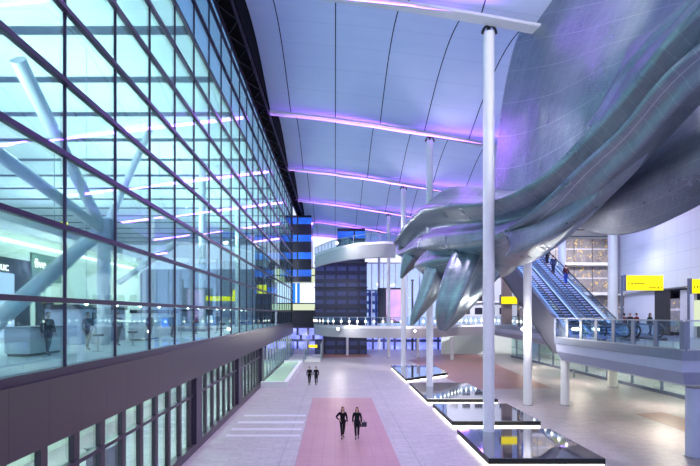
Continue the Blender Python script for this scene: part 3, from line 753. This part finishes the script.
# pale back hall behind the far column
t = empty('back_hall', (20, 79.5, DZ)); tag(t, 'pale distant hall block with dark windows behind the escalators', 'building')
MB().box(-1, 22, 0, .6, 0, 8.5).build('wall', M['bigwall'], t)
for k in range(5):
    for j in range(2): MB().box(-.4 + k * 2.1, .9 + k * 2.1, -.06, -.01, 1.6 + j * 2.2, 2.7 + j * 2.2).build('window', M['dark'], t)
MB().box(-1.1, 22, -1.2, 0, 3.6, 3.8).build('canopy', M['white'], t)
t = empty('brown_pillar', (22.8, 62, DZ)); tag(t, 'brown clad pillar behind the small distant yellow sign', 'pillar')
MB().box(-.6, .6, -.4, .4, 0, 11.8).build('shaft', plain('brown cladding', (138, 122, 124), .5), t, bevel=.05); MB().box(-.7, .7, -.5, .5, 0, .3).build('base', M['steel'], t)
t = empty('hanging_banner', (22.4, 55, 9.1)); tag(t, 'small deep blue banner left of the escalator truss', 'banner')
MB().box(-.35, .35, -.04, .04, 0, 1.7).build('cloth', glow('blue banner', (40, 90, 220), .5), t); MB().tube([(-.4, 0, 1.7), (.4, 0, 1.7)], .04, 8).build('rod', M['steel'], t)
# ground floor glazing at right
t = empty('window_3'); struct(t, 'ground floor glazed wall beneath the upper deck')
MB().box(28.0, 28.04, 20, 74, .3, 3.4).build('glass', M['low_glass'], t)
for yy in range(20, 75, 4): MB().box(27.93, 28.1, yy - .08, yy + .08, 0, 3.4).build('mullion', M['gray'], t)
MB().box(27.9, 28.14, 20, 74, 0, .3).build('sill', M['gray'], t); MB().box(27.95, 28.1, 20, 74, 1.5, 1.56).build('transom', M['gray'], t)
struct(MB().box(33, 33.2, 20, 76, 0, 3.4).build('wall_shop', M['shopwall']), 'pale wall behind the ground floor glazing')
struct(MB().box(18, 33, 79, 79.3, 0, 4.0).build('wall_far', M['shopwall']), 'pale green ground floor wall at the far right')
for yy in (28, 40, 52, 66):
    light('AREA', (30.5, yy, 3.3), 330, (255, 250, 236), (30.5, yy, 0), 3, 7)
for x, y in ((19, 25.5), (24, 34), (24, 46), (25, 60)):
    light('AREA', (x, y, 3.35), 160, (255, 246, 225), (x, y, 0), 1.2)
for x, y in ((20, 27), (23, 38)):
    light('AREA', (x, y, 12), 70, (255, 250, 245), (x, y, 5), 3)

# ------------------------------------------------------------------ far end
t = empty('office_tower', (-8.8, 84, 0)); tag(t, 'dark tower block with strips of blue windows at the far left', 'building')
MB().box(-5.6, -.5, 0, 6, 10.5, 24.2).build('reflected_block', M['tower'], t); MB().box(-.1, 4.6, -.8, 6, 12.5, 24.4).build('right_block', M['tower'], t)  # left block is a solid added for the right block's reflection in glass
MB().box(-5.6, 5.2, .2, 6, 5.2, 10.5).build('middle_block', M['dark'], t)
MB().box(-1.5, 5.2, -.3, .1, 15.0 - 6.3, 12.3).build('picture_window', M['screenlight'], t)
MB().box(-2.0, 5.2, -.35, 0, 12.45, 14.9).build('lit_floor', M['greenlit'], t); MB().box(-2.5, 5.2, -.35, 0, 7.4, 8.6).build('lit_floor', M['greenlit'], t)
for x in (1.2, 2.0): MB().box(x, x + .5, -.45, -.3, 8.7, 12.3).build('blue_mullion', M['bluelight'], t)
for zz_ in (13.6, 14.95, 8.62, 7.3): MB().box(-2.5, 5.25, -.5, -.3, zz_, zz_ + .18).build('floor_edge', M['dark'], t)
t = empty('office_tower', (1.2, 79, 0)); tag(t, 'dark blue glass building behind the two footbridges', 'building')
MB().box(-4.6, 4.2, 0, 4.5, 0, 15.4).build('body', M['dtower'], t)
MB().box(-.8, 3.9, .5, 4.4, 15.6, 21.4).build('roof_block', M['tower'], t)
for z in (4, 7.6, 11.2, 15.4): MB().box(-4.7, 4.3, -.15, 4.5, z, z + .2).build('floor_edge', M['dark'], t)
t = empty('poster_screen', (9.9, 82, 5.2)); tag(t, 'pink and lilac poster screen in a dark frame at the far end', 'screen')
def m_poster():
    q = NT('pink poster'); o, (x, y, z) = q.obj(); c = q.mix(q.noise(o, .45, 3), srgb(120, 120, 220), srgb(240, 180, 215)); c = q.mix(q.math('LESS_THAN', q.math('ADD', z, q.math('MULTIPLY', x, .6)), .9), c, srgb(150, 50, 130))
    e = q.n('ShaderNodeEmission'); q.l(c, e.inputs[0]); e.inputs[1].default_value = .9; return q.fin(e.outputs[0])
MB().box(-2.4, 2.6, .1, .5, 0, 6.2).build('frame', M['darkglass'], t); MB().box(-.9, 1.9, -.05, .1, .3, 5.9).build('display', m_poster(), t)
t = empty('office_tower', (6.8, 96, 0)); tag(t, 'distant block with rows of pale windows beside the poster', 'building')
MB().box(-2.2, 2.2, 0, 5, 0, 11.5).build('body', m_windowgrid('pale windows', (90, 105, 165), (225, 230, 235), 1.3, 1.7, .6, .6, 1.0, 5.), t); MB().box(-2.3, 2.3, -.1, 5, 11.5, 11.8).build('parapet', M['gray'], t)
t = empty('mast', (14.6, 88, 0)); tag(t, 'thin dark blue mast against the dusk sky', 'mast')
MB().tube([(0, 0, 0), (0, 0, 13)], [.22, .18], 10).build('pole', M['dark'], t); MB().box(-.3, .3, -.1, .1, 13, 13.3).build('head', M['dark'], t)
struct(MB().box(5, 24, 90, 90.4, 0, 4.2).build('wall_back', M['shops']), 'lit blue shopfronts beneath the far footbridge')
struct(MB().box(-40, -12, 96, 96.4, 0, 16).build('wall_end', M['bigwall']), 'end wall of the glazed hall')
struct(MB().box(-40, -2.9, 92, 92.3, 0, 5.1).build('wall_plaza', M['shops']), 'lit blue shopfronts at the far left')
struct(MB().box(-15, -3.6, 83.6, 91, 4.4, 5.2).build('trim_60', M['dark']), 'dark canopy below the tower block')
# far glazed screen
t = empty('window_4'); struct(t, 'slender far window posts against the dusk sky')
MB().box(4, 24, 94, 94.04, 4.3, 17).build('glass', M['far_glass'], t)
for x in (5, 7.4, 9.8, 12.2, 14.6, 17, 19.4, 21.8): MB().box(x - .1, x + .1, 93.9, 94.1, 4.3, 17).build('mullion', M['white'], t)
MB().box(4, 24, 93.9, 94.1, 16.9, 17.2).build('head', M['white'], t)

# far left ground-level enclosures
t = empty('rooflight_box', (-6.85, 43, 0)); tag(t, 'low pale walled rooflight with green glass panes beside the facade', 'rooflight')
MB().box(0, 2.5, 0, .3, 0, .55).build('kerb', M['white'], t); MB().box(2.1, 2.5, .3, 20, 0, .55).build('kerb', M['white'], t); MB().box(0, 2.1, 19.6, 20, 0, .55).build('kerb', M['white'], t)
t2 = MB(); t2.box(.02, 2.08, .32, 19.58, .3, .34); t2.build('pane', m_panel('green lit glass', (190, 226, 190), 0, 1.9, 0, (120, 150, 130), .1, .8, .15), t)
t = empty('entrance_lobby', (-4.6, 66, 0)); tag(t, 'glazed entrance lobby with bright floor under the footbridge', 'lobby')
MB().box(-2.3, 2.6, 0, 12, 0.01, .06).build('bright_floor', M['cream'], t)
for x in (-2.3, .2, 2.6):
    for y in (0, 4, 8, 12): MB().tube([(x, y, 0.06), (x, y, 2.6)], .07, 8).build('post', M['steel'], t)
for x in (-2.3, .2, 2.6): MB().box(x - .02, x + .02, 0, 12, .1, 1.2).build('glass_side', M['rail_glass'], t)
MB().box(-2.3, 2.6, 11.8, 12, 2.6, 3.3).build('header', M['shops'], t); MB().box(.6, 1.9, 5, 5.1, 1.7, 2.1).build('sign_strip', M['yellow'], t)

# benches and details
def bollard(x, y, label):
    t = empty('bollard', (x, y, 0)); tag(t, label, 'bollard'); MB().tube([(0, 0, 0), (0, 0, .9)], .09, 12).build('shaft', M['steel'], t, smooth=True); MB().ball((0, 0, .9), .09).build('cap', M['steel'], t, smooth=2)
bollard(24.0, 57, 'small grey bollard near the ground floor glazing, left one'); bollard(25.6, 50, 'small grey bollard near the ground floor glazing, right one')

# ------------------------------------------------------------------ people
SK = plain('skin', (196, 150, 130), .5)
CL = {}
def cloth(rgb):
    if rgb not in CL: CL[rgb] = plain('cloth %d' % len(CL), rgb, .8, 0, .2)
    return CL[rgb]
def skinmesh(chains, name):
    """chains share vertices by key; each chain = list of (key, co, r)"""
    bm = bmesh.new(); sl = bm.verts.layers.skin.verify(); vd = {}
    first = True
    for ch in chains:
        pv = None
        for key, c, r in ch:
            if key not in vd:
                v = bm.verts.new(c); v[sl].radius = (r, r) if not isinstance(r, tuple) else r; v[sl].use_root = first; first = False; vd[key] = v
            v = vd[key]
            if pv is not None and bm.edges.get((pv, v)) is None: bm.edges.new((pv, v))
            pv = v
    me = bpy.data.meshes.new(name); bm.to_mesh(me); bm.free()
    o = bpy.data.objects.new(name, me); COL.objects.link(o)
    m = o.modifiers.new('k', 'SKIN'); m.use_smooth_shade = True; m.branch_smoothing = .4
    s = o.modifiers.new('s', 'SUBSURF'); s.levels = 1; s.render_levels = 1
    bpy.context.view_layer.update()
    dg = bpy.context.evaluated_depsgraph_get(); me2 = bpy.data.meshes.new_from_object(o.evaluated_get(dg))
    bpy.data.objects.remove(o); return me2
def person(loc, rz, label, top=(20, 20, 26), legs=(22, 22, 30), hair=(60, 42, 34), H=1.72, stride=.25, hand_hip=False, skirt=False, sit=False, longhair=True, coat=False):
    k = H / 1.72; V = lambda x, y, z: Vector((x * k, y * k, z * k)); st = stride
    t = empty('person', loc, rz); tag(t, label, 'person')
    # figure faces -Y
    J = {'pel': V(0, 0, .95), 'wai': V(0, -.005, 1.12), 'che': V(0, .0, 1.3), 'nek': V(0, .0, 1.46), 'hed': V(0, -.015, 1.56)}
    for s, n in ((-1, 'r'), (1, 'l')):
        f = st * (1 if s < 0 else -1)
        J['hip' + n] = V(s * .09, 0, .9); J['kne' + n] = V(s * .075, -f * .5 - .04, .5); J['ank' + n] = V(s * .06, -f * .9 + .06, .09); J['toe' + n] = V(s * .075, -f * .9 - .12, .035)
        J['sho' + n] = V(s * .17, 0, 1.4)
        if hand_hip and s < 0: J['elb' + n] = V(s * .36, .05, 1.17); J['wri' + n] = V(s * .2, -.06, 1.02)
        else: J['elb' + n] = V(s * .23, .04 + f * .12, 1.14); J['wri' + n] = V(s * .24, -.04 + f * .35, .9)
    ch = [[('pel', J['pel'], .13 * k), ('wai', J['wai'], .105 * k), ('che', J['che'], .125 * k), ('nek', J['nek'], .05 * k), ('hed', J['hed'], .06 * k)]]
    for n in 'rl':
        ch.append([('pel', J['pel'], 0), ('hip' + n, J['hip' + n], .085 * k), ('kne' + n, J['kne' + n], .055 * k), ('ank' + n, J['ank' + n], .036 * k), ('toe' + n, J['toe' + n], .032 * k)])
        ch.append([('che', J['che'], 0), ('sho' + n, J['sho' + n], .058 * k), ('elb' + n, J['elb' + n], .04 * k), ('wri' + n, J['wri' + n], .025 * k)])
        d = (J['wri' + n] - J['elb' + n]).normalized(); side = Vector((0, 1, 0)); w = J['wri' + n]; palm = w + d * .06 * k
        ch[-1].append(('pal' + n, palm, .026 * k))
        for q in range(4):
            o_ = side * (q - 1.5) * .019 * k; L = (.07, .08, .075, .058)[q] * k; cu = Vector((-.25 if n == 'l' else .25, 0, 0))
            ch.append([('pal' + n, palm, 0), ('f%d' % q + n, palm + d * .028 * k + o_, .0085), ('g%d' % q + n, palm + d * (.028 * k + L * .5) + o_ + cu * .02, .008), ('h%d' % q + n, palm + d * (.02 * k + L) + o_ + cu * .07, .007)])
        ch.append([('pal' + n, palm, 0), ('t0' + n, w + d * .03 * k - side * .03 * k, .009), ('t1' + n, w + d * .07 * k - side * .05 * k, .008)])
    me = skinmesh(ch, 'body')
    bm = bmesh.new(); bm.from_mesh(me)
    hc_ = V(0, -.02, 1.62)
    bmesh.ops.create_uvsphere(bm, u_segments=18, v_segments=14, radius=1, matrix=Matrix.Translation(hc_) @ Matrix.Diagonal((.075 * k, .092 * k, .112 * k, 1)))
    for v in bm.verts:      # nose, brow and eye hollows on the face
        r = v.co - hc_
        if abs(r.x) < .016 * k and r.y < -.07 * k and -.035 * k < r.z < .0: v.co.y -= .018 * k
        if .018 * k < abs(r.x) < .045 * k and r.y < -.06 * k and 0 < r.z < .03 * k: v.co.y += .008 * k
    for s in (-1, 1): bmesh.ops.create_uvsphere(bm, u_segments=8, v_segments=6, radius=1, matrix=Matrix.Translation(hc_ + V(s * .076, .01, -.005)) @ Matrix.Diagonal((.012 * k, .022 * k, .032 * k, 1)))
    bm.to_mesh(me); bm.free(); me.materials.clear(); me.materials.append(SK)
    for p in me.polygons: p.use_smooth = True
    b = bpy.data.objects.new('body', me); COL.objects.link(b); b.parent = t
    def wear(name, chains, mat):
        m = skinmesh(chains, name); m.materials.clear(); m.materials.append(mat)
        for p in m.polygons: p.use_smooth = True
        o = bpy.data.objects.new(name, m); COL.objects.link(o); o.parent = t; return o
    lo = .62 if coat else .9
    up = [[('hem', V(0, 0, .8), .16 * k), ('pel', V(0, 0, .93), .175 * k), ('wai', J['wai'], .14 * k), ('che', J['che'], .175 * k), ('nek', V(0, .005, 1.44), .085 * k)]]
    if coat: up[0] = [('hem', V(0, 0, .6), .19 * k)] + up[0][1:]
    for n in 'rl': up.append([('che', J['che'], 0), ('sho' + n, J['sho' + n], .088 * k), ('elb' + n, J['elb' + n], .054 * k), ('wri' + n, J['wri' + n], .037 * k)])
    wear('coat' if coat else 'jacket', up, cloth(top))
    lg = [[('pel', V(0, 0, .93), .14 * k)]]
    lg = []
    for n in 'rl': lg.append([('pel', V(0, 0, .95), .135 * k), ('hip' + n, J['hip' + n], .1 * k), ('kne' + n, J['kne' + n], .07 * k), ('ank' + n, J['ank' + n] + V(0, 0, .03), .048 * k)])
    wear('trousers', lg, cloth(legs))
    for n in 'rl': wear('shoe', [[('a', J['ank' + n], .045 * k), ('b', J['ank' + n] * .4 + J['toe' + n] * .6, .042 * k), ('c', J['toe' + n] + V(0, -.05, 0), .034 * k)]], M['black'])
    m = MB(); m.ball(hc_ + V(0, .018, .02), 1, (.085 * k, .095 * k, .112 * k), 16, 12)
    if longhair: m.ball(hc_ + V(0, .05, -.1), 1, (.1 * k, .06 * k, .15 * k), 12, 10)
    bm = m.bm
    for v in list(bm.verts):
        r = v.co - hc_
        if r.y < -.055 * k and r.z < .075 * k: v.co.y = hc_.y - .05 * k
    m.build('hair', cloth(hair), t, smooth=2)
    return t, J
t1, _ = person((.42, 25.55, .006), R(4), 'woman in black with hand on hip walking on pink paving, left of the front pair', (16, 16, 22), (22, 22, 30), (88, 58, 44), 1.7, .22, hand_hip=True)
t1, J1 = person((1.2, 25.45, .006), R(-6), 'woman in black coat carrying a handbag on pink paving, right of the front pair', (18, 22, 30), (26, 30, 44), (70, 50, 42), 1.7, .12, coat=True)
t = empty('handbag', (1.53, 25.42, .8)); tag(t, 'dark navy handbag hanging from the right-hand walking woman', 'bag')
MB().box(-.2, .2, -.07, .07, -.14, .12).build('bag_body', plain('navy leather', (40, 36, 58), .4), t, bevel=.03)
MB().tube([(-.12 + .24 * i / 8, 0, .11 + .13 * math.sin(math.pi * i / 8)) for i in range(9)], .012, 6).build('handle', M['black'], t, smooth=True)
Yp = EYE * F / (384 - VY)
person((-2.45, Yp - .6, .0), R(8), 'person in black shorts suit walking far off beside the rooflight, left one', (16, 16, 20), (24, 22, 28), (30, 24, 22), 1.75, .2, longhair=False)
person((-1.8, Yp - .6, .0), R(-4), 'person in long dark coat walking far off beside the rooflight, right one', (20, 20, 26), (24, 24, 30), (26, 22, 22), 1.75, .15, coat=True, longhair=False)
# passengers on the right escalator (standing, back to viewer)
def on_esc(xc, k, dx, label, top, legs, **kw):
    rise = 9.4; n = 46; run = rise / .59
    person((xc + dx, 31.5 + 1.2 + (k + .5) * run / n, DZ + (k + 1) * rise / n), R(180), label, top, legs, stride=.02, **kw)
on_esc(19.22, 19, .3, 'passenger in dark red top and blue jeans, lowest on the right escalator', (60, 24, 34), (40, 70, 160), longhair=False)
on_esc(19.22, 24, .05, 'passenger in long navy coat second from bottom on the escalator', (28, 34, 66), (24, 28, 50), coat=True, longhair=False)
on_esc(19.22, 29, .3, 'passenger in black third from bottom on the escalator', (24, 24, 34), (24, 26, 40), longhair=True)
on_esc(19.22, 33, -.2, 'passenger in teal top highest on the escalator', (30, 110, 160), (30, 40, 90), longhair=False)
# people on the deck
pp = [(624, 36, (90, 40, 50), 'person in dark red standing left of the white panel on the deck'), (630, 36.6, (40, 36, 50), 'person in black beside the one in red on the deck'), (636.5, 35.6, (120, 50, 60), 'person in pinkish top right of the pair on the deck'),
      (650, 34.9, (60, 70, 80), 'person in grey coat before the dark shop opening on the deck'), (492, 68, (30, 34, 50), 'distant dark figure on the deck, left of the escalator column'), (513, 60, (34, 34, 44), 'distant figure under the small yellow sign on the deck'), (521, 58, (24, 26, 36), 'distant figure with dark coat just right of the small yellow sign')]
for px, Y, c, lb in pp:
    x = (px - VX) * Y / F
    person((x if Y < 50 else max(x, 25.6), Y, DZ), R(random.choice((20, 160, 200, -30))), lb, c, (30, 32, 46), (34, 26, 24), 1.7, .1, longhair=random.random() < .5)
# people in the hall behind the glass
for px, py, c, lb in ((88, 330, (50, 60, 90), 'person in slate blue in the hall beside the first kiosk'), (172, 330, (30, 30, 40), 'person in black in the hall just beyond the third kiosk'), (196, 330, (110, 60, 60), 'person in brownish red far along the hall'), (218, 330, (30, 34, 60), 'person in navy at the far end of the hall'), (48, 296, (24, 24, 30), 'dark dressed person in the hall behind the thick raking tube'), (118, 330, (40, 50, 80), 'person in blue in the hall near the second kiosk'), (150, 330, (60, 50, 60), 'person in grey in the hall near the third kiosk')):
    X = -11.4; Y = X * F / (px - VX); person((X, Y, 5.15), R(60), lb, c, (30, 32, 46), (34, 26, 24), 1.72, .15, longhair=False)

# ------------------------------------------------------------------ general lighting
for (x, y, c, p) in ((-2, 18, (232, 216, 240), 4200), (4, 30, (238, 220, 240), 4600), (-2, 42, (240, 224, 240), 4600), (3, 56, (245, 230, 240), 4600), (12, 20, (240, 228, 240), 1900),
                     (13, 34, (250, 240, 236), 1500), (12, 52, (255, 240, 235), 2600), (0, 72, (248, 235, 240), 4000), (20, 30, (255, 250, 240), 350), (18, 66, (255, 250, 245), 2600), (10, 12, (225, 212, 245), 2000)):
    light('SPOT', (x, y, hc(x) - .9), p, c, (x, y, 0), .35, cone=120, blend=.8)  # unseen downward spots added under the roof to brighten the floor
for (x, y, p) in ((8.4, 41.4, 500), (8.4, 57.3, 500), (3.6, 25, 350)):
    light('SPOT', (x + .8, y - 1.2, hc(x) - 4), p, (235, 225, 255), (x + 1.5, y - 5, hc(x) + 1), .2, cone=90)

for (x, y, z, p, a) in ((22, 66, 13, 7000, (24, 80, 8)), (31, 52, 15, 2600, (31, 62, 9)), (22, 36, 15, 120, (26.5, 34, 12)), (9, 15, 19, 1800, at(550, 60, 25)), (16, 12, 18, 500, at(660, 160, 18)), (-6, 84, 2, 300, (-6, 92, 2)), (8, 84, 3.4, 300, (10, 90, 2))):
    light('SPOT', (x, y, z), p, (250, 246, 255), a, .25, cone=100)  # unseen spots added to brighten the back hall, sculpture and other dim parts

for i, y in enumerate((20.5, 24, 31.5, 34, 41, 43.5, 52, 56)):
    t = empty('stool', (-10.4, y, 5.15)); tag(t, 'round seated dark stool on the hall floor near the glass', 'stool', 'dark stools along the hall')
    MB().tube([(0, 0, .68), (0, 0, .76)], .24, 16).build('seat', M['dark'], t, smooth=True); MB().tube([(0, 0, .03), (0, 0, .68)], .04, 8).build('stem', M['steel'], t, smooth=True); MB().tube([(0, 0, 0), (0, 0, .03)], .22, 16).build('foot', M['steel'], t, smooth=True)
for i, (y, w) in enumerate(((19, 2.2), (30, 2.6), (52, 3))):
    counter('check_in_counter', -12.2, y, 1.0, w, 1.15, ['nearest long white counter on the hall floor behind the glass', 'middle long white counter on the hall floor behind the glass', 'furthest long white counter on the hall floor behind the glass'][i], 'white', 5.16)
for x, y in ((-16, 22), (-17, 36), (-17, 50)): light('AREA', (x, y, 11.5), 380, (250, 252, 232), (x - 5, y + 1, 8), 1.2)  # unseen fill lights added to brighten the shop front
